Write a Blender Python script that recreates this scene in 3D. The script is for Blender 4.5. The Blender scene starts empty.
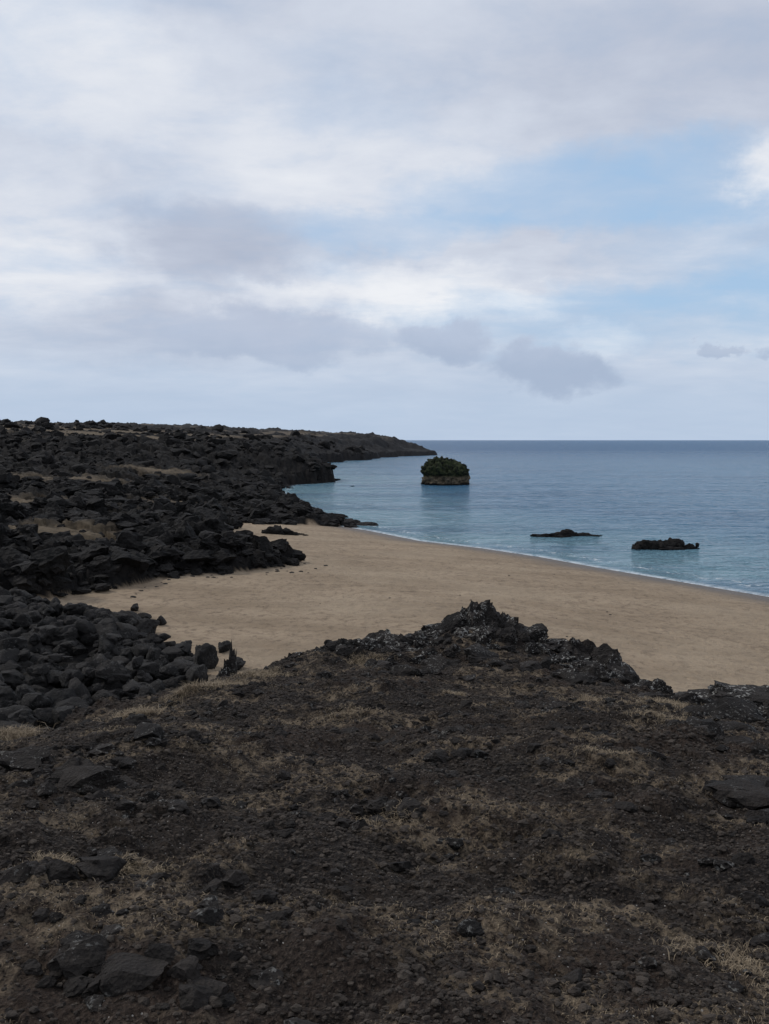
import bpy, bmesh, math, numpy as np
rng=np.random.default_rng(7)
sc=bpy.context.scene
sc.view_settings.view_transform='Standard'; sc.view_settings.look='None'; sc.view_settings.exposure=0

# ---------------- noise ----------------
_p=np.random.default_rng(1).permutation(256); P=np.concatenate([_p,_p])
_r=np.random.default_rng(2).random((256,2))
GA=_r[:,0]*2*np.pi; GX=np.cos(GA); GY=np.sin(GA)
g3=np.random.default_rng(3).normal(size=(256,3)); g3/=np.linalg.norm(g3,axis=1)[:,None]
def fade(t): return t*t*t*(t*(t*6-15)+10)
def perlin(x,y,s=0):
    x=x+s*17.31; y=y+s*9.77
    xi=np.floor(x).astype(np.int64); yi=np.floor(y).astype(np.int64)
    xf=x-xi; yf=y-yi; u=fade(xf); v=fade(yf)
    def g(i,j):
        h=P[(P[(xi+i)&255]+yi+j)&255]
        return GX[h]*(xf-i)+GY[h]*(yf-j)
    a=g(0,0)*(1-u)+g(1,0)*u; b=g(0,1)*(1-u)+g(1,1)*u
    return (a*(1-v)+b*v)*1.5
def fbm(x,y,o=4,s=0,gain=.5):
    r=0;a=1
    for i in range(o):
        r=r+a*perlin(x,y,s+i); x=x*2.03;y=y*2.03;a*=gain
    return r
def ridged(x,y,o=3,s=0):
    r=0;a=1
    for i in range(o):
        r=r+a*(1-2*np.abs(perlin(x,y,s+i))); x=x*2.1;y=y*2.1;a*=.55
    return r
def worley(x,y,s=0):
    x=x+s*31.7;y=y+s*11.3
    xi=np.floor(x).astype(np.int64); yi=np.floor(y).astype(np.int64)
    best=np.full(x.shape,9.); rid=np.zeros(x.shape); ox=np.zeros(x.shape); oy=np.zeros(x.shape)
    for i in (-1,0,1):
        for j in (-1,0,1):
            h=P[(P[(xi+i)&255]+yi+j)&255]
            ex=xi+i+_r[h,0]-x; ey=yi+j+_r[h,1]-y
            d=ex**2+ey**2
            m=d<best; best=np.where(m,d,best); rid=np.where(m,_r[(h+77)&255,0],rid); ox=np.where(m,ex,ox); oy=np.where(m,ey,oy)
    tilt=ox*np.cos(rid*40)+oy*np.sin(rid*40)
    return np.sqrt(best),rid,tilt
def perlin3(p,s=0):
    p=p+s*13.7
    i=np.floor(p).astype(np.int64); f=p-i; w=fade(f); r=0
    for a in (0,1):
        for b in (0,1):
            for c in (0,1):
                h=P[(P[(P[(i[:,0]+a)&255]+i[:,1]+b)&255]+i[:,2]+c)&255]
                gg=g3[h]; d=gg[:,0]*(f[:,0]-a)+gg[:,1]*(f[:,1]-b)+gg[:,2]*(f[:,2]-c)
                r=r+d*(w[:,0] if a else 1-w[:,0])*(w[:,1] if b else 1-w[:,1])*(w[:,2] if c else 1-w[:,2])
    return r*1.5
def ss(a,b,x):
    t=np.clip((x-a)/(b-a),0,1); return t*t*(3-2*t)
def sdf(poly,x,y):
    best=np.full(x.shape,1e18); ins=np.zeros(x.shape,bool); n=len(poly)
    for k in range(n):
        ax,ay=poly[k];bx,by=poly[(k+1)%n]
        dx,dy=bx-ax,by-ay
        t=np.clip(((x-ax)*dx+(y-ay)*dy)/(dx*dx+dy*dy),0,1)
        best=np.minimum(best,(x-ax-t*dx)**2+(y-ay-t*dy)**2)
        c=((ay>y)!=(by>y))
        xx=ax+(y-ay)/(dy if dy!=0 else 1e-9)*dx
        ins^=(c&(x<xx))
    d=np.sqrt(best); return np.where(ins,d,-d)

LAND=[(80,-60),(45,0),(36,25),(29,42),(24.6,53.7),(21.8,58.2),(16.9,66),(13.3,72.4),(8.9,78.4),(3.5,84),(-1.6,93.3),(-5.8,99.7),(-9.7,110),(-15.3,131),(-22.6,165),(-23,190),(-14,203),(-15,215),(-25,240),(-33,300),(-31,370),(-21,406),(-6,455),(-4,490),(30,570),(25,620),(-40,800),(-300,1500),(-800,4000),(-9000,7000),(-9000,-60)]
LAVA=[(-9000,28),(-40,34),(-22,38.5),(-16,41),(-14.4,44),(-13.4,48.0),(-9.6,50.5),(-6.2,53),(-6.4,56.5),(-10.6,64),(-14.5,76),(-15.4,91),(-8,95),(-4.6,99.5),(-8.2,110),(-13.8,131),(-21,165),(-21.5,188),(-12,202),(-13,216),(-23,240),(-31,300),(-29,370),(-19,405),(-4,455),(-2,490),(33,570),(27,625),(-38,803),(-300,1510),(-800,4010),(-9000,7010)]
FG=[(-60,3),(-12,7.2),(-5.1,9.3),(-3.9,10.9),(-2.6,13.6),(-1,14.9),(.4,15.3),(1.7,15.6),(2.8,15.2),(3.8,14.4),(4.4,12.7),(5.8,12.0),(12,10),(60,2),(60,-60),(-60,-60)]
BANK=[(-40,37),(-26,38),(-16,38.5),(-11.2,35.2),(-7.4,30.6),(-5.6,26.5),(-5.2,20),(-7,12),(-40,9)]

def terrain(x,y,full=True):
    dc=sdf(LAND,x,y)
    zb=np.interp(dc,[-200,-60,-10,0,3,10,25,60],[-12,-6,-1.2,0,.33,.95,1.9,2.4])
    zb=zb+.06*perlin(x/5,y/5,3)*ss(0,6,dc)+.045*fbm(x/.8,y/.8,3,5)*ss(1.5,8,dc)
    dl=sdf(LAVA,x,y)+1.1*fbm(x/4,y/4,3,11)+9*ss(300,450,y)*fbm(x/30,y/30,2,19)
    A=np.interp(y,[40,60,90,98,125,140,185,200,400,520,620],[1.,1.,.8,.4,.45,.9,1.3,3.6,4,3,3])
    D=np.interp(y,[40,120,180,198,215,400,520,600],[22,30,30,9,12,20,40,40])
    R=np.interp(y,[40,60,100,160,205,260,400,600,1500,4000],[.4,.7,1.0,1.9,2.2,2.8,4.2,8.5,14,22])
    R=R+np.clip((-x-38)*.05,0,6.5)*ss(80,220,y)
    m=ss(0,1,dl)
    zl=np.maximum(zb,-.4)+A*ss(-.1,1.4,dl)+R*ss(0,1,dl/D)
    w1,r1,t1=worley(x/1.3+.25*perlin(x,y,90),y/1.3+.25*perlin(x,y,91),1); w2,r2,t2=worley(x/.5,y/.5,2); w3,r3,t3=worley(x/4.5+.3*perlin(x/2,y/2,92),y/4.5,4)
    bl1=r1+.8*t1-.4*w1; bl2=r2+.8*t2-.4*w2; bl3=r3+.7*t3-.5*w3
    big=ss(4,20,dl); nearl=ss(120,80,y)
    gd=.35*fbm(x/2.5,y/2.5,3,77)
    def ell(cx,cy,wx,wy): return np.exp(-(((x-cx)/wx)**2+((y-cy)/wy)**2)*(1+gd))
    gp=ell(-22.,56,4.5,2.6)+ell(-33,80,5.5,4.5)+.8*ell(-24,96,3.5,4)+.8*ell(-45,120,9,6)+.8*ell(-40,150,7,7)
    gp=gp+ss(.05,.35,fbm(x/60,y/30,3,21))*ss(160,230,y)*ss(18,40,dl)
    gp=np.clip(gp*1.4+.6*gd*(gp>.15),0,1)
    rough=m*(1-.8*gp)
    zl=zl+.75*gp*m+rough*( .55*(bl1-.4)+.24*(bl2-.4)+(.3+.75*big+.35*nearl)*(bl3-.4) + .22*(.4+big)*ridged(x/6,y/6,5,8)+ .45*nearl*perlin(x/5,y/4,44)+ big*(.8+1.5*ss(300,420,y))*fbm(x/22,y/22,3,9)*ss(60,160,y)+.12*fbm(x/.4,y/.4,3,31))
    z=np.where(dl>-.1,np.maximum(zl,zb),zb)
    lava=np.maximum(ss(-.05,.25,dl),ss(-16,-10,dl)*ss(112,120,y))
    # boulder bank
    db=sdf(BANK,x,y); bk=ss(-.5,2.5,db); z=np.maximum(z,zb+bk*(.55+.3*perlin(x/4,y/4,2)))
    lava=np.maximum(lava,ss(-.3,.6,db))
    # foreground headland
    df=sdf(FG,x,y)+.35*fbm(x/1.6,y/1.6,3,14)
    yy=np.maximum(y,-6)
    zf=8.4-.157*yy+.5*np.exp(-(((x-1.7)/1.3)**2+((y-15.)/1.2)**2))+.16*np.exp(-(((x+.6)/1.3)**2+((y-14.6)/1.)**2))
    zf=zf-.42*ss(2.9,4.8,x)*ss(6.5,11.5,y)-.32*ss(-2.0,-4.3,x)*ss(6,10.5,y)
    zf=zf+.16*perlin(x/2.6,y/2.6,5)+.085*fbm(x/.9,y/.9,4,6,.55)
    w4,r4,t4=worley(x/.26+.3*perlin(x*5,y*5,95),y/.26,7)
    clod=ss(-.1,.5,fbm(x/1.1,y/1.1,3,41)+.15)
    w5,r5,t5=worley(x/.085,y/.085,17); w6,r6,t6=worley(x/.6+.3*perlin(x*3,y*3,96),y/.5,27)
    zf=zf+.07*clod*np.clip(r4-.4,0,1)*(1.1-w4)*1.6+.020*(r5-.5*w5)*(.4+clod)+.018*fbm(x/.07,y/.07,3,51)+.10*np.clip(r6-.62,0,1)*np.clip(1.1-1.5*w6,0,1)*2
    out=np.minimum(df,0)
    cl=ss(.3,-.8,df)
    zf=zf+out*1.3+cl*(.5*(bl1-.4)+.35*(bl2-.4)+.18*(r4-.5))
    fgm=(zf>z)
    z=np.where(fgm,zf,z)
    lava=np.where(fgm,np.maximum(ss(.5,-.4,df)*.9,.0),lava)
    sand=np.where(fgm,0,1-np.clip(lava,0,1))
    n=fbm(x/1.1,y/.8,5,61,.65)
    grass=np.where(fgm,ss(-.12,.5,n)*(1-lava)*.95,gp*m)
    return z,np.clip(sand,0,1),np.clip(grass,0,1),np.clip(lava,0,1),dc,dl,df

# ---------------- mesh helpers ----------------
def mk(name,V,F,mat,smooth=True,attrs=None,colors=None):
    me=bpy.data.meshes.new(name); V=np.ascontiguousarray(V,dtype=np.float32); F=np.ascontiguousarray(F,dtype=np.int32)
    k=F.shape[1]
    me.vertices.add(len(V)); me.vertices.foreach_set('co',V.ravel())
    me.loops.add(F.size); me.loops.foreach_set('vertex_index',F.ravel())
    me.polygons.add(len(F)); me.polygons.foreach_set('loop_start',np.arange(0,F.size,k,dtype=np.int32))
    me.polygons.foreach_set('use_smooth',np.full(len(F),smooth))
    me.update(calc_edges=True)
    for n,a in (attrs or {}).items():
        at=me.attributes.new(n,'FLOAT','POINT'); at.data.foreach_set('value',np.ascontiguousarray(a,dtype=np.float32))
    for n,a in (colors or {}).items():
        at=me.attributes.new(n,'FLOAT_COLOR','POINT'); at.data.foreach_set('color',np.ascontiguousarray(a,dtype=np.float32).ravel())
    me.materials.append(mat)
    ob=bpy.data.objects.new(name,me); sc.collection.objects.link(ob); return ob
def grid(rs,an,cy=-6.):
    Rr,T=np.meshgrid(rs,an,indexing='ij')
    x=(Rr*np.sin(T)).ravel(); y=(cy+Rr*np.cos(T)).ravel()
    nr,na=len(rs),len(an)
    i=(np.arange(nr-1)[:,None]*na+np.arange(na-1)[None,:]).ravel()
    F=np.stack([i,i+1,i+na+1,i+na],1)[:, ::-1]
    return x,y,F
_ico={}
def ico(s):
    if s not in _ico:
        bm=bmesh.new(); bmesh.ops.create_icosphere(bm,subdivisions=s,radius=1)
        _ico[s]=(np.array([v.co[:] for v in bm.verts]),np.array([[v.index for v in f.verts] for f in bm.faces])); bm.free()
    return _ico[s]
def rockshape(s,seed,rough=.3,jag=0.,flat=0,cut=(.5,.85),hard=.92):
    V,F=ico(s); U=V.copy()
    r=np.random.default_rng(seed)
    V=V*(1+rough*perlin3(U*1.3,seed)+rough*.5*perlin3(U*2.9,seed+3))[:,None]
    if jag: V=V*(1+jag*(.3-np.abs(perlin3(U*3.6,seed+5))*1.3))[:,None]
    for k in range(flat):
        n=r.normal(size=3); n/=np.linalg.norm(n); c=r.uniform(*cut)
        d=V@n; V=V-np.outer(np.clip(d-c,0,None),n)*hard
    if jag: V=V*(1+jag*.30*perlin3(U*8,seed+7)+jag*.18*perlin3(U*17,seed+9))[:,None]
    return V,F
def quat(n,rg,tilt=1.):
    q=rg.normal(size=(n,4)); 
    if tilt<1: q[:,1:3]*=tilt
    q/=np.linalg.norm(q,axis=1)[:,None]; w,x,y,z=q.T
    return np.stack([1-2*(y*y+z*z),2*(x*y-z*w),2*(x*z+y*w),2*(x*y+z*w),1-2*(x*x+z*z),2*(y*z-x*w),2*(x*z-y*w),2*(y*z+x*w),1-2*(x*x+y*y)],1).reshape(n,3,3)
def scatter(name,shapes,pos,scl,mat,rg,tilt=1.,smooth=True,tint=None):
    n=len(pos); which=rg.integers(0,len(shapes),n); M=quat(n,rg,tilt); Vs=[];Fs=[];Ts=[];off=0
    if tint is None: tint=rg.random(n)
    for k,(V,F) in enumerate(shapes):
        ix=np.where(which==k)[0]
        if len(ix)==0: continue
        W=np.einsum('nij,nvj->nvi',M[ix],V[None]*np.ones((len(ix),1,1)))*scl[ix][:,None,:]+pos[ix][:,None,:]
        nv=len(V); Vs.append(W.reshape(-1,3)); Fs.append((F[None]+(np.arange(len(ix))*nv)[:,None,None]+off).reshape(-1,3)); off+=nv*len(ix)
        Ts.append(np.repeat(tint[ix],nv))
    return mk(name,np.concatenate(Vs),np.concatenate(Fs),mat,smooth,{'tint':np.concatenate(Ts)})

# ---------------- node helpers ----------------
class NT:
    def __init__(s,nt): s.t=nt
    def n(s,typ,**kw):
        nd=s.t.nodes.new(typ)
        for k,v in kw.items(): setattr(nd,k,v)
        return nd
    def L(s,a,b): s.t.links.new(a,b)
    def put(s,sock,v):
        if isinstance(v,bpy.types.NodeSocket): s.L(v,sock)
        else: sock.default_value=v
    def m(s,op,a,b=0.,c=0.,clamp=False):
        nd=s.n('ShaderNodeMath',operation=op); nd.use_clamp=clamp
        s.put(nd.inputs[0],a); s.put(nd.inputs[1],b); s.put(nd.inputs[2],c); return nd.outputs[0]
    def mr(s,v,a,b,c=0.,d=1.,it='SMOOTHSTEP'):
        nd=s.n('ShaderNodeMapRange',interpolation_type=it); s.put(nd.inputs[0],v)
        for i,k in enumerate((a,b,c,d)): s.put(nd.inputs[i+1],k)
        return nd.outputs[0]
    def mix(s,f,a,b,bt='MIX'):
        nd=s.n('ShaderNodeMix',data_type='RGBA',blend_type=bt); s.put(nd.inputs[0],f)
        s.put(nd.inputs[6],a if not isinstance(a,tuple) else (*a[:3],1)); s.put(nd.inputs[7],b if not isinstance(b,tuple) else (*b[:3],1)); return nd.outputs[2]
    def noise(s,vec,scale,detail=4.,rough=.5,dist=0.,col=False):
        nd=s.n('ShaderNodeTexNoise'); s.put(nd.inputs['Vector'],vec)
        nd.inputs['Scale'].default_value=scale; nd.inputs['Detail'].default_value=detail; nd.inputs['Roughness'].default_value=rough; nd.inputs['Distortion'].default_value=dist
        return nd.outputs['Color' if col else 'Fac']
    def vor(s,vec,scale,out='Distance',feature='F1'):
        nd=s.n('ShaderNodeTexVoronoi',feature=feature); s.put(nd.inputs['Vector'],vec); nd.inputs['Scale'].default_value=scale; return nd.outputs[out]
    def attr(s,name,out='Fac'): nd=s.n('ShaderNodeAttribute',attribute_name=name); return nd.outputs[out]
    def vm(s,vec,b,op='MULTIPLY'):
        nd=s.n('ShaderNodeVectorMath',operation=op); s.put(nd.inputs[0],vec); s.put(nd.inputs[1],b); return nd.outputs[0]
    def bump(s,h,st,dist,nrm=None):
        nd=s.n('ShaderNodeBump'); nd.inputs['Strength'].default_value=st; nd.inputs['Distance'].default_value=dist; s.put(nd.inputs['Height'],h)
        if nrm is not None: s.L(nrm,nd.inputs['Normal'])
        return nd.outputs[0]
def newmat(name):
    m=bpy.data.materials.new(name); m.use_nodes=True; t=m.node_tree; b=t.nodes['Principled BSDF']; b.inputs['Specular IOR Level'].default_value=.2
    return m,NT(t),b

# terrain material
mt,q,b=newmat('terrain_mat')
pos=q.n('ShaderNodeNewGeometry').outputs['Position']
sep=q.n('ShaderNodeSeparateColor'); q.L(q.attr('zone','Color'),sep.inputs[0]); sand,grass,lava=sep.outputs
sxyz=q.n('ShaderNodeSeparateXYZ'); q.L(pos,sxyz.inputs[0])
n1=q.noise(pos,1.3,4,.6); n2=q.noise(pos,9,4,.6); n3=q.noise(pos,60,3,.65); nb=q.noise(pos,.12,2,.5); n4=q.noise(pos,.55,4,.6)
soil=q.mix(q.mr(n1,.35,.68),(.0145,.0110,.0092),(.034,.0255,.0200))
soil=q.mix(q.mr(n4,.48,.64,0,.7),soil,(.050,.034,.025))
soil=q.mix(q.mr(n3,.52,.74,0,.8),soil,(.115,.090,.070))
soil=q.mix(q.mr(n3,.47,.34,0,.8),soil,(.005,.0045,.004))
grc=q.mix(q.mr(n2,.3,.7),(.065,.046,.030),(.22,.17,.117))
gm=q.m('MULTIPLY',grass,q.mr(q.m('ADD',n2,q.m('MULTIPLY',n3,.8)),.70,1.02))
col=q.mix(gm,soil,grc)
vs=q.vor(pos,28); sp=q.m('MULTIPLY',q.m('LESS_THAN',vs,.11),q.m('GREATER_THAN',n1,.49))
col=q.mix(q.m('MULTIPLY',sp,.75),col,(.38,.36,.33))
lavc=q.mix(q.mr(n1,.35,.7),(.005,.0047,.0047),(.018,.0155,.014))
lavc=q.mix(q.m('MULTIPLY',grass,q.mr(n1,.3,.6,.35,.95)),lavc,(.155,.118,.077))
lavc=q.mix(q.mr(sxyz.outputs[1],260,900,0,.75,'LINEAR'),lavc,(.045,.046,.050))  # aerial haze painted into the lava colour, growing with world y
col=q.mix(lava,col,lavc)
sn=q.noise(q.vm(pos,(.35,.9,1.)),.5,4,.6)
sf=q.noise(pos,2.0,6,.78)
sandc=q.mix(q.mr(sn,.3,.7),(.305,.230,.155),(.415,.318,.220))
sandc=q.mix(q.m('MULTIPLY',q.mr(sf,.47,.63),.8),sandc,(.205,.153,.105))
sandc=q.mix(q.m('MULTIPLY',q.mr(nb,.45,.65),.35),sandc,(.43,.34,.24))
wet=q.mr(q.m('ADD',sxyz.outputs[2],q.m('MULTIPLY',n1,.25)),.25,.72,1,0)
sandc=q.mix(wet,sandc,(.14,.11,.083))
col=q.mix(sand,col,sandc)
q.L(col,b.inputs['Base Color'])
q.L(q.m('SUBTRACT',.95,q.m('MULTIPLY',q.m('MULTIPLY',wet,sand),.5)),b.inputs['Roughness'])
fp=q.m('MULTIPLY',q.mr(q.vor(pos,1.9),.0,.26),q.mr(nb,.40,.50))
hh=q.m('ADD',q.m('MULTIPLY',n2,1.),q.m('ADD',q.m('MULTIPLY',n3,.5),q.m('MULTIPLY',vs,.5)))
hh=q.m('ADD',hh,q.m('MULTIPLY',q.m('MULTIPLY',q.m('ADD',fp,q.m('MULTIPLY',sf,2.)),sand),2.6))
st=q.m('SUBTRACT',1.,q.m('MULTIPLY',sand,.25))
bp=q.n('ShaderNodeBump'); bp.inputs['Distance'].default_value=.08; q.L(st,bp.inputs['Strength']); q.L(hh,bp.inputs['Height'])
q.L(bp.outputs[0],b.inputs['Normal'])

def rockmat(name,c0,c1,lich=0.,scale=1.,bumpd=.05,grain=12,lt=(.56,.62),lm=(.46,.56)):
    m,q,b=newmat(name)
    p=q.n('ShaderNodeNewGeometry').outputs['Position']
    a=q.noise(p,3*scale,4,.65); t=q.attr('tint')
    c=q.mix(q.m('MULTIPLY',q.m('ADD',q.mr(a,.3,.7),t),.5),c0,c1)
    if lich:
        l=q.m('MULTIPLY',q.mr(q.noise(p,14*scale,4,.7),*lt),q.mr(q.noise(p,1.6*scale,2),*lm)); c=q.mix(q.m('MULTIPLY',l,lich),c,(.36,.35,.32))
    q.L(c,b.inputs['Base Color']); b.inputs['Roughness'].default_value=.88
    h=q.m('ADD',q.noise(p,grain*scale,5,.7),q.m('MULTIPLY',q.vor(p,grain*2.2*scale),.4))
    q.L(q.bump(h,1.,bumpd),b.inputs['Normal']); return m
m_lava=rockmat('lava_rock_mat',(.0035,.0035,.0035),(.021,.0185,.017),0,.4,.25,5)
m_bould=rockmat('boulder_mat',(.010,.0095,.0095),(.044,.040,.037),.15,1.,.07)
m_crest=rockmat('crest_rock_mat',(.008,.0072,.007),(.042,.036,.032),.85,1.3,.06,12,(.55,.60),(.46,.54))
m_grav=rockmat('gravel_mat',(.009,.0075,.007),(.095,.077,.062),.0,5.,.01)
m_clod=rockmat('clod_mat',(.008,.007,.0065),(.036,.030,.026),.35,2.,.03)

# ---------------- terrain ----------------
def geo(a,b,k): n=int(math.log(b/a)/k); return a*np.exp(np.arange(n)*k)
rs=np.concatenate([geo(4,24,.0022),geo(24,70,.0034),geo(70,650,.0044),geo(650,9000,.02),[9500]])
an=np.radians(np.concatenate([np.linspace(-75,-36,80)[:-1],np.linspace(-36,36,760),np.linspace(36,75,80)[1:]]))
x,y,F=grid(rs,an)
z,sa,gr,la,dc,dl,df=terrain(x,y)
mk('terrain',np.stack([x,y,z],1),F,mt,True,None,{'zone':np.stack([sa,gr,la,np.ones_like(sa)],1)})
def hz(x,y): return terrain(np.asarray(x,float),np.asarray(y,float))

# ---------------- sea ----------------
ms,q,b=newmat('sea_mat')
p=q.n('ShaderNodeNewGeometry').outputs['Position']
dep=q.attr('depth')
sx=q.n('ShaderNodeSeparateXYZ'); q.L(p,sx.inputs[0])
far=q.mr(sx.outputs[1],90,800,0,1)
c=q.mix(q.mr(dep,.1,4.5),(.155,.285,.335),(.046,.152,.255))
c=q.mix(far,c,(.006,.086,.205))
pat=q.noise(q.vm(p,(.25,1.,1.)),.05,6,.7)
c=q.mix(q.mr(pat,.45,.62,0,.6),c,(.020,.088,.175))
fn=q.noise(p,1.5,5,.7)
f1=q.m('MULTIPLY',q.mr(dep,.0,.15,1,0),q.mr(fn,.36,.52))
f2=q.m('MULTIPLY',q.m('MULTIPLY',q.mr(dep,.25,.33),q.mr(dep,.38,.52,1,0)),q.mr(fn,.54,.62))
foam=q.m('MULTIPLY',q.m('MAXIMUM',f1,f2),.85)
c=q.mix(foam,c,(.70,.73,.74))
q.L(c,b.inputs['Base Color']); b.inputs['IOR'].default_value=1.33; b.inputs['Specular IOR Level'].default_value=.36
q.L(q.m('ADD',q.mr(sx.outputs[1],60,900,.12,.33,'LINEAR'),q.m('MULTIPLY',foam,.5)),b.inputs['Roughness'])
w1=q.noise(q.vm(p,(.4,1.,1.)),.40,3,.6,.5); w2=q.noise(q.vm(p,(.5,1.,1.)),1.4,3,.65); w3=q.noise(q.vm(p,(.4,1.,1.)),.06,2,.5)
h=q.m('ADD',q.m('MULTIPLY',w1,1.3),q.m('ADD',q.m('MULTIPLY',w2,.7),q.m('MULTIPLY',w3,2.2)))
q.L(q.bump(h,1.,1.6),b.inputs['Normal'])
rs2=np.concatenate([geo(25,400,.006),geo(400,30000,.03),[40000]]); an2=np.radians(np.linspace(-75,75,600))
x2,y2,F2=grid(rs2,an2)
d2=sdf(LAND,x2,y2)
dp=-np.interp(d2,[-200,-60,-10,0,3],[-12,-6,-1.2,0,.33])
z2=(.06*perlin(x2/3.5,y2/1.3,2)+.07*perlin(x2/14,y2/4,3))*ss(0,1.,dp)*ss(500,200,y2)
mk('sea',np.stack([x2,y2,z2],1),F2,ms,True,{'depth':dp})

# ---------------- sea stack ----------------
def stack_mat():
    m,q,b=newmat('sea_stack_mat'); p=q.n('ShaderNodeNewGeometry').outputs['Position']; s=q.n('ShaderNodeSeparateXYZ'); q.L(p,s.inputs[0])
    n=q.noise(p,.9,5,.7); nz=q.m('ADD',s.outputs[2],q.m('MULTIPLY',n,1.3))
    base=q.mix(q.mr(n,.35,.65),(.065,.052,.034),(.18,.145,.10))
    dark=q.mix(q.mr(q.noise(p,1.1,5,.7),.38,.66),(.008,.010,.007),(.050,.060,.026))
    c=q.mix(q.mr(nz,2.2,2.9),base,dark)
    c=q.mix(q.mr(nz,.9,1.3,1,0),c,(.014,.012,.010))
    q.L(c,b.inputs['Base Color']); b.inputs['Roughness'].default_value=.9
    q.L(q.bump(q.noise(p,2.2,5,.7),1.,.5),b.inputs['Normal']); return m
nz_,na_=60,150
lv=np.linspace(0,1,nz_); th=np.linspace(0,2*np.pi,na_,endpoint=False)
prof=np.interp(lv,[0,.12,.3,.42,.5,.62,.75,.88,.96,1.],[.95,.97,.98,.95,1.0,.92,.72,.46,.22,.0])
zz=np.interp(lv,[0,.12,.3,.5,.7,.85,1.],[-1.2,.3,1.3,2.6,4.4,5.6,6.0])
LV,TH=np.meshgrid(lv,th,indexing='ij')
rr=prof[:,None]*(1+.0*TH)
Xs=np.cos(TH)*rr*5.3; Ys=np.sin(TH)*rr*4.2; Zs=zz[:,None]+0*TH
Xs=Xs-.9*ss(2.5,6,Zs)
pp=np.stack([Xs.ravel(),Ys.ravel(),Zs.ravel()],1)
d=.6*perlin3(pp*.5,1)+.6*perlin3(pp*1.1,2)+.4*perlin3(pp*2.6,4)
nrm=np.stack([np.cos(TH).ravel(),np.sin(TH).ravel(),(LV*.9).ravel()],1)
pp=pp+nrm*d[:,None]; pp[:,2]+=.6*perlin(pp[:,0]*.7,pp[:,1]*.7,9)*(LV.ravel()>.6)
i=(np.arange(nz_-1)[:,None]*na_+np.arange(na_)[None]).ravel(); j=(np.arange(nz_-1)[:,None]*na_+(np.arange(na_)[None]+1)%na_).ravel()
mk('sea_stack',pp+np.array([13.7,192,0]),np.stack([i,j,j+na_,i+na_],1),stack_mat(),True)

# low sea rocks
def lowrock(cx,cy,items,seed):
    rg=np.random.default_rng(seed); pos=[];scl=[]
    for (dx,dy,sx_,sy_,sz_) in items:
        pos.append((cx+dx,cy+dy,-.1)); scl.append((sx_,sy_,sz_))
        for k in range(4):
            pos.append((cx+dx+rg.normal()*sx_*.5,cy+dy+rg.normal()*sy_*.4,sz_*rg.uniform(0,.55))); f=rg.uniform(.2,.4); scl.append((sx_*f,sy_*f,sz_*f))
    shapes=[rockshape(4,seed+k,.3,.35,4) for k in range(5)]
    return scatter('sea_rock',shapes,np.array(pos),np.array(scl),m_lava,rg,.15)
lowrock(19,88,[(-2.6,0,1.2,.8,.38),(-1.2,.2,1.3,.9,.62),(0.1,-.1,1.3,.9,.78),(1.3,.1,1.3,.8,.55),(2.6,0,1.2,.6,.28),(3.5,.1,.6,.4,.15),(-.5,-.8,1.2,.6,.3)],11)
lowrock(25.8,78,[(-2.2,0,.9,.7,.7),(-1.2,.1,1.1,.8,1.0),(0,.0,1.2,.8,.8),(1.1,.1,1.,.8,.95),(2.1,-.1,.8,.6,.8),(2.8,.1,.5,.4,.25),(.3,-.7,1.6,.5,.35)],23)

# coastal rocks in the shallows by the lava shore
rg=np.random.default_rng(5)
cpts=[]
segs=[((-14,92),(-4,99.5),30),((-4.5,100),(-9,111),34),((-9.7,110),(-15,131),40),((-15,131),(-22,165),30),((-14,202),(-14,216),14),((-22,165),(-23,190),14),((-8.5,180),(-10,204),3)]
for a,bb,n in segs:
    t=rg.random(n)[:,None]; pnt=np.array(a)*(1-t)+np.array(bb)*t+rg.normal(size=(n,2))*np.array([1.5,.9]); cpts.append(pnt)
cpts=np.concatenate(cpts); s=rg.uniform(.25,1.0,len(cpts))
zt=np.maximum(hz(cpts[:,0],cpts[:,1])[0],-.2)
shJ=[rockshape(3,40+k,.35,.35,5) for k in range(8)]
scatter('shore_rocks',shJ,np.c_[cpts,zt+.05*s],np.c_[s*1.3,s*1.1,s*.7],m_lava,rg,.4,False)
# rocks on the beach at the foot of the lava
it=[(-10.0,79.5,.85,1.4,1.,1.),(-9.0,79.8,.85,1.2,.9,.9),(-11.2,80,.85,1.2,1.,.8),(-8.1,80,.75,.9,.6,.5),(-7.9,53.9,2.,1.0,.9,.9),(-7.0,54.6,1.9,.9,.8,.8),(-6.2,55.0,1.8,.6,.5,.5)]
for (a_,b_,c_,d_,e_,f_) in list(it):
    for k in range(6): it.append((a_+rg.normal()*d_*.5,b_+rg.normal()*e_*.4-.2,c_+rg.uniform(-.2,.6)*f_,d_*.35,e_*.35,f_*.35))
it=np.array(it)
scatter('beach_lava_rock',[rockshape(4,70+k,.35,.4,5) for k in range(5)],it[:,:3],it[:,3:],m_lava,rg,.3)

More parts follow.
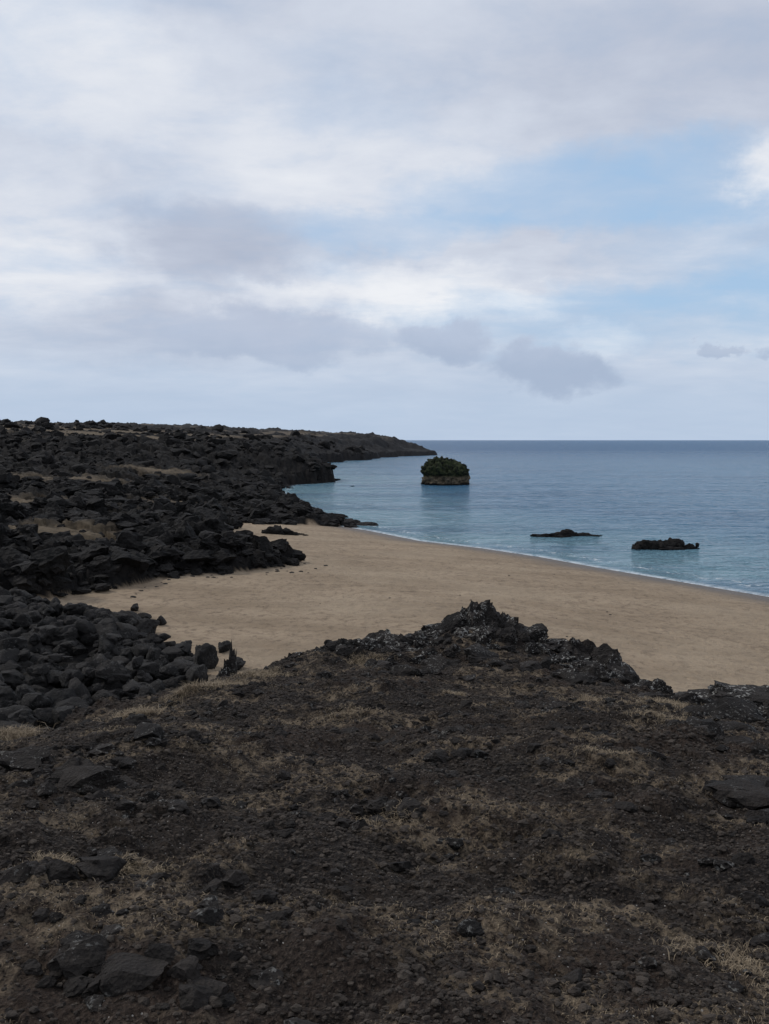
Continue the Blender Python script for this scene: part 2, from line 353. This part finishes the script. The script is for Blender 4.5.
# ---------------- lava field rocks ----------------
def lavarocks(name,N,r0,r1,sub,smooth,k0,k1):
    r=np.exp(rg.uniform(np.log(r0),np.log(r1),N)); a=np.radians(rg.uniform(-42,6,N)); X=r*np.sin(a);Y=-6+r*np.cos(a)
    Z,_,G,Lm,DC,DL,DF=hz(X,Y)
    k=(DL>.1)&((G<.3)|(rg.random(N)<.06))&(DF<-6)&(Y>37); X,Y,Z,r,DL=X[k],Y[k],Z[k],r[k],DL[k]
    s=(k0+k1*r)*(.35+rg.random(len(X))**4*2.6); s=np.minimum(s,.35+DL*.5)
    h=rg.uniform(.5,1.0,len(X))
    scatter(name,[rockshape(sub,100+k,.45,.45,7,(.38,.72)) for k in range(14)],np.c_[X,Y,Z+.12*s],np.c_[s*1.25,s*1.1,s*h],m_lava,rg,.8,smooth)
lavarocks('lava_field',12000,44,130,3,False,.26,.0018)
lavarocks('lava_field',10000,110,450,2,False,.2,.0020)

# ---------------- boulder bank ----------------
gx,gy=np.meshgrid(np.arange(-32,-3,.52),np.arange(13,40,.52)); X=gx.ravel()+rg.uniform(-.26,.26,gx.size); Y=gy.ravel()+rg.uniform(-.26,.26,gx.size)
D=sdf(BANK,X,Y)+.6*perlin(X/1.5,Y/1.5,3); k=(D>-.25)&((D>.6)|(rg.random(len(D))<.6)); X,Y=X[k],Y[k]
Z,_,_,_,_,_,DF=hz(X,Y); k=DF<-2.0; X,Y,Z=X[k],Y[k],Z[k]
s=rg.uniform(.17,.40,len(X))*(.75+.75*rg.random(len(X))**2.5)
pos=np.c_[X,Y,Z+.3*s+rg.uniform(0,.2,len(X))]
k2=rg.random(len(X))<.3
P2=pos[k2]+np.c_[rg.uniform(-.3,.3,k2.sum()),rg.uniform(-.3,.3,k2.sum()),rg.uniform(.25,.42,k2.sum())]; s2=rg.uniform(.18,.48,len(P2))
ex=np.array([(-6.0,31.4,.28),(-5.2,29.0,.33),(-9.6,36,.26),(-10.6,37,.3),(-11.6,39,.28)])
pos=np.r_[pos,P2,np.c_[ex[:,:2],hz(ex[:,0],ex[:,1])[0]+.12]]; s=np.r_[s,s2,ex[:,2]]
asp=rg.uniform(.75,1.35,(len(s),3)); asp[:,2]*=.8
scatter('boulders',[rockshape(4,200+k,.5,.14,9,(.5,.85),.82) for k in range(18)],pos,s[:,None]*asp,m_bould,rg,1.)

# few pebbles / drift on the beach
N=1400; X=rg.uniform(-14,16,N);Y=rg.uniform(34,80,N); Z,S_,_,_,DC,DL,_=hz(X,Y); k=(S_>.9)&(DC>3)&(rg.random(N)<.9*np.exp(-np.maximum(-DL-.5,0)/1.4)+.03); X,Y,Z=X[k],Y[k],Z[k]; s=rg.uniform(.02,.07,len(X))*(1+(DL[k]>-2))
scatter('beach_stones',[rockshape(2,300+k,.3) for k in range(5)],np.c_[X,Y,Z+.0],np.c_[s*1.2,s,s*.5],m_bould,rg)

# ---------------- crest rocks ----------------
C=[(-.95,15.1,6.30,.36),(-.62,15.1,6.38,.34),(-.3,15.1,6.34,.32),(-.08,15.3,6.52,.36),(.22,15.2,6.44,.32),(.5,15.2,6.48,.34),(.78,15.3,6.56,.32),(1.02,15.4,6.70,.33),(1.28,15.4,6.82,.35),(1.5,15.5,6.94,.33),(1.68,15.5,6.97,.3),(1.9,15.4,6.88,.33),(2.15,15.4,6.76,.33),(2.38,15.3,6.68,.33),(2.6,15.2,6.66,.3),(2.85,15.,6.42,.3),
 (1.1,14.6,6.50,.3),(1.6,14.7,6.66,.35),(2.1,14.6,6.55,.32),(.5,14.4,6.34,.25),(2.6,14.5,6.38,.3),(0,14.5,6.28,.25),(-.6,14.5,6.24,.25),
 (3.15,14.9,6.42,.34),(3.42,15,6.52,.34),(3.62,14.9,6.46,.3),(3.85,14.5,6.38,.34),(3.3,14.1,6.25,.3),(4.05,14.1,6.32,.36),(3.8,13.6,6.2,.3),(4.25,13.6,6.22,.36),(4.4,13.1,6.08,.34),(4.4,12.6,5.96,.3),
 (4.75,12.3,6.32,.4),(5.1,12.2,6.42,.44),(5.5,12.1,6.44,.48),(5.9,12.,6.48,.48),(6.5,11.8,6.5,.5),(5.0,11.6,6.2,.32),(5.5,11.4,6.25,.38),(5.8,11.0,6.3,.35),(7.1,11.6,6.4,.5),(-2.6,14.1,6.2,.16),(-1.6,14.8,6.15,.2)]
pos=[];scl=[]
for (cx,cy,top,rad) in C:
    g=float(hz([cx],[cy])[0][0]); g=min(g,top-.12)
    hgt=(top-g)
    pos.append((cx,cy,g+hgt*.35)); scl.append((rad*1.15,rad*1.15,max(hgt*.72,.12)))
    for k in range(11):
        ox,oy=rg.normal(size=2)*rad*np.array([1.0,1.3]); px_,py_=cx+ox,cy+oy-.15; gg=float(hz([px_],[py_])[0][0]); rr=rad*rg.uniform(.15,.55)
        up=rg.uniform(0,.6)*max(0,hgt*.7)*math.exp(-(ox*ox+oy*oy)/(rad*rad*.6))
        pos.append((px_,py_,gg+up)); scl.append((rr*1.1,rr,rr*.9))
shC=[rockshape(4,400+k,.42,.36,8,(.42,.78)) for k in range(9)]
scatter('lava_rock_outcrop',shC,np.array(pos),np.array(scl),m_crest,rg,.5,False)

# foreground rocks / clods
B=[(-2.15,6.0,.2),(-2.3,6.1,.12),(-2.8,6.5,.18),(-2.0,6.9,.15),(-1.42,4.07,.11),(-1.56,3.95,.08),(-1.76,3.9,.1),(-.95,3.1,.12),(-.72,3.0,.08),(-.65,3.05,.07),(-1.2,3.25,.11),(2.5,5.7,.2),(2.75,5.9,.2),(2.45,5.2,.12),(2.65,5.35,.16),(.65,4.4,.06),(1.5,5.7,.08),(2.9,7.6,.18),(3.1,7.2,.14),(3.5,8.2,.2),(3.3,9.0,.17),(3.9,9.4,.25),(4.1,10.5,.25),(4.4,11.3,.28),(3.7,11.6,.22),(.3,12.6,.24),(.05,13.2,.25),(.9,13.4,.28),(1.6,13.6,.3),(2.3,13.2,.22),(2.9,12.7,.22),(1.2,11.9,.12),(-.9,12.3,.12),(-3.2,9.0,.14),(3.3,13.2,.2),(-2.5,8.4,.12),(-1.2,7.6,.08),(.6,7.9,.09),(2.0,9.6,.12)]
for k in range(46):
    B.append((rg.uniform(-4,4.5),rg.uniform(4.5,13),rg.uniform(.04,.12)))
B=np.array(B); pos=[];scl=[]
for (cx,cy,rad) in B:
    for k in range(9):
        ox,oy=(0,0) if k==0 else rg.normal(size=2)*rad*1.1
        rr=rad if k==0 else rad*rg.uniform(.15,.5)
        pos.append((cx+ox,cy+oy,float(hz([cx+ox],[cy+oy])[0][0])+rr*.05)); scl.append((rr*1.25,rr,rr*.68))
N=6000; X=rg.uniform(-6,7,N);Y=rg.uniform(2.0,14.5,N); Z,_,_,_,_,_,DF=hz(X,Y); k=(DF>-.3)&(rg.random(N)<.25+.75*ss(-.1,.4,perlin(X/1.6,Y/1.6,71)+.12*(np.abs(X)-1.5))); X,Y,Z=X[k],Y[k],Z[k]; s=.012+.06*rg.random(len(X))**3.
pos=np.r_[np.array(pos),np.c_[X,Y,Z+.1*s]]; scl=np.r_[np.array(scl),np.c_[s*1.2,s,s*.75]]
scatter('lava_stones',[rockshape(3,500+k,.45,.4,7,(.4,.75)) for k in range(12)],pos,scl,m_clod,rg,.7,False)

# gravel
def gravel(N,sub,smin,srnd,pw,rmax):
    r=rg.uniform(1.8,rmax,N); a=np.radians(rg.uniform(-36,36,N)); X=r*np.sin(a);Y=r*np.cos(a)
    Z,_,G,_,_,_,DF=hz(X,Y); k=(DF>-.5)&(rg.random(N)<.35+.65*ss(-.4,.4,perlin(X/.7,Y/.7,81))); X,Y,Z,r=X[k],Y[k],Z[k],r[k]
    s=(smin+.0007*r)+srnd*rg.random(len(X))**pw
    scatter('gravel',[rockshape(sub,600+k,.45,.2,3) for k in range(8)],np.c_[X,Y,Z+.25*s],np.c_[s*1.2,s,s*.8],m_grav,rg,1.,False)
gravel(90000,1,.002,.009,2,15)
gravel(9000,2,.006,.018,3,12)

# ---------------- dry grass ----------------
mg,q,b=newmat('dry_grass_mat'); t=q.attr('tint')
q.L(q.mix(t,(.085,.062,.040),(.33,.26,.175)),b.inputs['Base Color']); b.inputs['Roughness'].default_value=.85
N=48000; r=rg.uniform(1.8,15.5,N); a=np.radians(rg.uniform(-36,36,N)); X=r*np.sin(a);Y=r*np.cos(a)
_,_,G,_,_,_,DF=hz(X,Y); k=(rg.random(N)<(G-.35)*1.4)&(DF>.1); X,Y=X[k],Y[k]
hl=.008+.014*rg.random(len(X))**2
T=[(-3.0,10.0,.35,.09),(-2.6,11.1,.3,.10),(-2.3,12.0,.35,.09),(-4.0,8.8,.25,.12),(0,5.5,.14,.045),(-1.75,4.3,.10,.04),(-1.3,4.3,.1,.04),(3.0,9.4,.5,.04),(1.62,2.9,.1,.08),(1.8,6.6,.3,.03),(-1.9,13,.35,.08),(-.5,9.4,.25,.03),(.9,10.6,.1,.05),(-2.4,7.7,.3,.03),(2.6,10.8,.3,.06),(3.6,10.6,.3,.07),(-.3,13.9,.3,.06),(1.45,3.4,.22,.03),(2.9,8.3,.4,.04)]
for (cx,cy,rd,h_) in T:
    n=int(200*max(rd,.2)/.3); X=np.r_[X,cx+rg.normal(size=n)*rd*.55]; Y=np.r_[Y,cy+rg.normal(size=n)*rd*.45]; hl=np.r_[hl,np.full(n,h_)]
nb_=7
X=np.repeat(X,nb_)+rg.normal(size=len(X)*nb_)*.018; Y=np.repeat(Y,nb_)+rg.normal(size=len(Y)*nb_)*.018; hl=np.repeat(hl,nb_)
Z=hz(X,Y)[0]; n=len(X); ang=rg.uniform(0,2*np.pi,n); ln=hl*rg.uniform(.5,1.5,n); lean=rg.uniform(.3,1.5,n); w=.0008+.00018*np.hypot(X,Y)
dx,dy=np.cos(ang),np.sin(ang); bx,by=-dy*w,dx*w
base=np.stack([X,Y,Z-.003],1); side=np.stack([bx,by,0*bx],1)
mid=base+np.stack([dx*ln*.45*lean,dy*ln*.45*lean,ln*.55],1); tip=base+np.stack([dx*ln*1.2*lean,dy*ln*1.2*lean,ln*(.95-.35*lean)],1)
V=np.stack([base-side,base+side,mid+side*.8,mid-side*.8,tip],1).reshape(-1,3)
o=np.arange(n)*5; Fg=np.concatenate([np.stack([o,o+1,o+2],1),np.stack([o,o+2,o+3],1),np.stack([o+3,o+2,o+4],1)])
mk('dry_grass',V,Fg,mg,False,{'tint':np.repeat(rg.random(n),5)})
print('grass blades',n)

# ---------------- sky ----------------
SE,SA=math.radians(42),math.radians(-60)
w=bpy.data.worlds.new('World'); sc.world=w; w.use_nodes=True; t=w.node_tree; q=NT(t); bg=t.nodes['Background']
sky=q.n('ShaderNodeTexSky',sky_type='NISHITA'); sky.sun_disc=False; sky.sun_elevation=SE; sky.sun_rotation=SA; sky.altitude=10
D=q.n('ShaderNodeTexCoord').outputs['Generated']; sp=q.n('ShaderNodeSeparateXYZ'); q.L(D,sp.inputs[0]); dx,dy,dz=sp.outputs
inv=q.m('DIVIDE',1.,q.m('ADD',q.m('MAXIMUM',dz,0.),.16))
pv=q.n('ShaderNodeCombineXYZ'); q.L(q.m('MULTIPLY',dx,inv),pv.inputs[0]); q.L(q.m('MULTIPLY',dy,inv),pv.inputs[1])
n1=q.noise(pv.outputs[0],.9,6,.5,.3); n2=q.noise(q.vm(pv.outputs[0],(1.,1.3,1.)),2.4,7,.6,.2)
dd=q.vm(D,(1.,1.,1.5)); e1=q.noise(dd,11,7,.6,col=True)
es=q.n('ShaderNodeSeparateColor'); q.L(e1,es.inputs[0])
ex_=q.m('ADD',dx,q.m('MULTIPLY',q.m('SUBTRACT',es.outputs[0],.5),.15)); ez_=q.m('ADD',dz,q.m('MULTIPLY',q.m('SUBTRACT',es.outputs[1],.5),.085))
def blob(cx,cz,wx,wz,a=.2,b_=1.25):
    u=q.m('DIVIDE',q.m('SUBTRACT',ex_,cx),wx); v=q.m('DIVIDE',q.m('SUBTRACT',ez_,cz),wz)
    return q.mr(q.m('ADD',q.m('MULTIPLY',u,u),q.m('MULTIPLY',v,v)),a,b_,1.,0.)
S=q.m('ADD',.60,q.m('ADD',q.m('MULTIPLY',q.m('SUBTRACT',n1,.5),.85),q.m('MULTIPLY',q.m('SUBTRACT',n2,.5),.65)))
def add(S,f,k): return q.m('MULTIPLY_ADD',f,k,S)
for (cx,cz,wx,wz,kk) in [(-.19,.215,.11,.045,-.25),(-.20,.12,.22,.04,-.2),(.25,.38,.3,.075,-.16),(-.1,.46,.3,.05,-.08),(-.33,.38,.14,.09,.25),(-.38,.2,.12,.08,.14),(.03,.165,.12,.035,.32),(.43,.27,.07,.035,.42),(-.12,.155,.05,.02,.2),(-.03,.31,.2,.06,.12),(.46,.215,.09,.025,-.25),(.17,.155,.05,.02,.25),(.25,.115,.05,.02,.35)]:
    S=add(S,blob(cx,cz,wx,wz,0.,1.6),kk)
cr=q.n('ShaderNodeValToRGB'); q.L(q.m('ADD',S,0.,clamp=True),cr.inputs[0])
el=cr.color_ramp.elements; el[0].position=.1; el[0].color=(.38,.43,.55,1); el[1].position=1.; el[1].color=(.86,.88,.92,1)
for ps,cc in [(.4,(.50,.55,.665,1)),(.65,(.635,.685,.785,1))]:
    e=el.new(ps); e.color=cc
clc=q.vm(cr.outputs[0],(10,10,10))
haze=(4.7,5.8,7.4,1)
blue=q.mix(.75,sky.outputs[0],(4.2,6.15,8.6,1))
cov=q.m('ADD',.98,q.m('MULTIPLY',q.m('SUBTRACT',n2,.5),1.2))
for (cx,cz,wx,wz,kk) in [(.25,.27,.22,.04,-.72),(.02,.235,.14,.025,-.48),(.40,.19,.2,.06,-.6),(.3,.13,.3,.04,-.5),(.22,.205,.2,.03,.25),(.43,.27,.07,.035,.6)]:
    cov=add(cov,blob(cx,cz,wx,wz,0.,1.7),kk)
c=q.mix(q.m('ADD',cov,0.,clamp=True),blue,clc)
c=q.mix(q.mr(dz,.02,.16,.85,0.),c,haze)
dk=q.mix(q.mr(q.m('ADD',ez_,q.m('MULTIPLY',es.outputs[2],.04)),.10,.15),(3.85,4.7,6.2,1),(4.8,5.5,6.9,1))
for (cx,cz,wx,wz,kk) in [(.066,.106,.062,.024,.85),(.19,.088,.066,.028,.85),(-.14,.115,.15,.03,.6),(.365,.094,.025,.009,.7),(.43,.097,.03,.012,.7)]:
    c=q.mix(q.m('MULTIPLY',blob(cx,cz,wx,wz,.4,1.3),kk),c,dk)
q.L(c,bg.inputs[0]); bg.inputs[1].default_value=.1

sl=bpy.data.lights.new('sun','SUN'); sl.energy=1.35; sl.angle=math.radians(10); sl.color=(1,.94,.86)
so_=bpy.data.objects.new('sun',sl); sc.collection.objects.link(so_)
from mathutils import Vector
sd=Vector((math.sin(SA)*math.cos(SE),math.cos(SA)*math.cos(SE),math.sin(SE)))
so_.rotation_euler=sd.to_track_quat('Z','Y').to_euler()

cam=bpy.data.cameras.new('camera'); co=bpy.data.objects.new('camera',cam); sc.collection.objects.link(co)
cam.sensor_fit='VERTICAL'; cam.sensor_height=24; cam.lens=24*850/1024; cam.clip_end=60000; cam.clip_start=.05
co.location=(0,0,10); co.rotation_euler=(math.radians(90-4.84),0,0); sc.camera=co
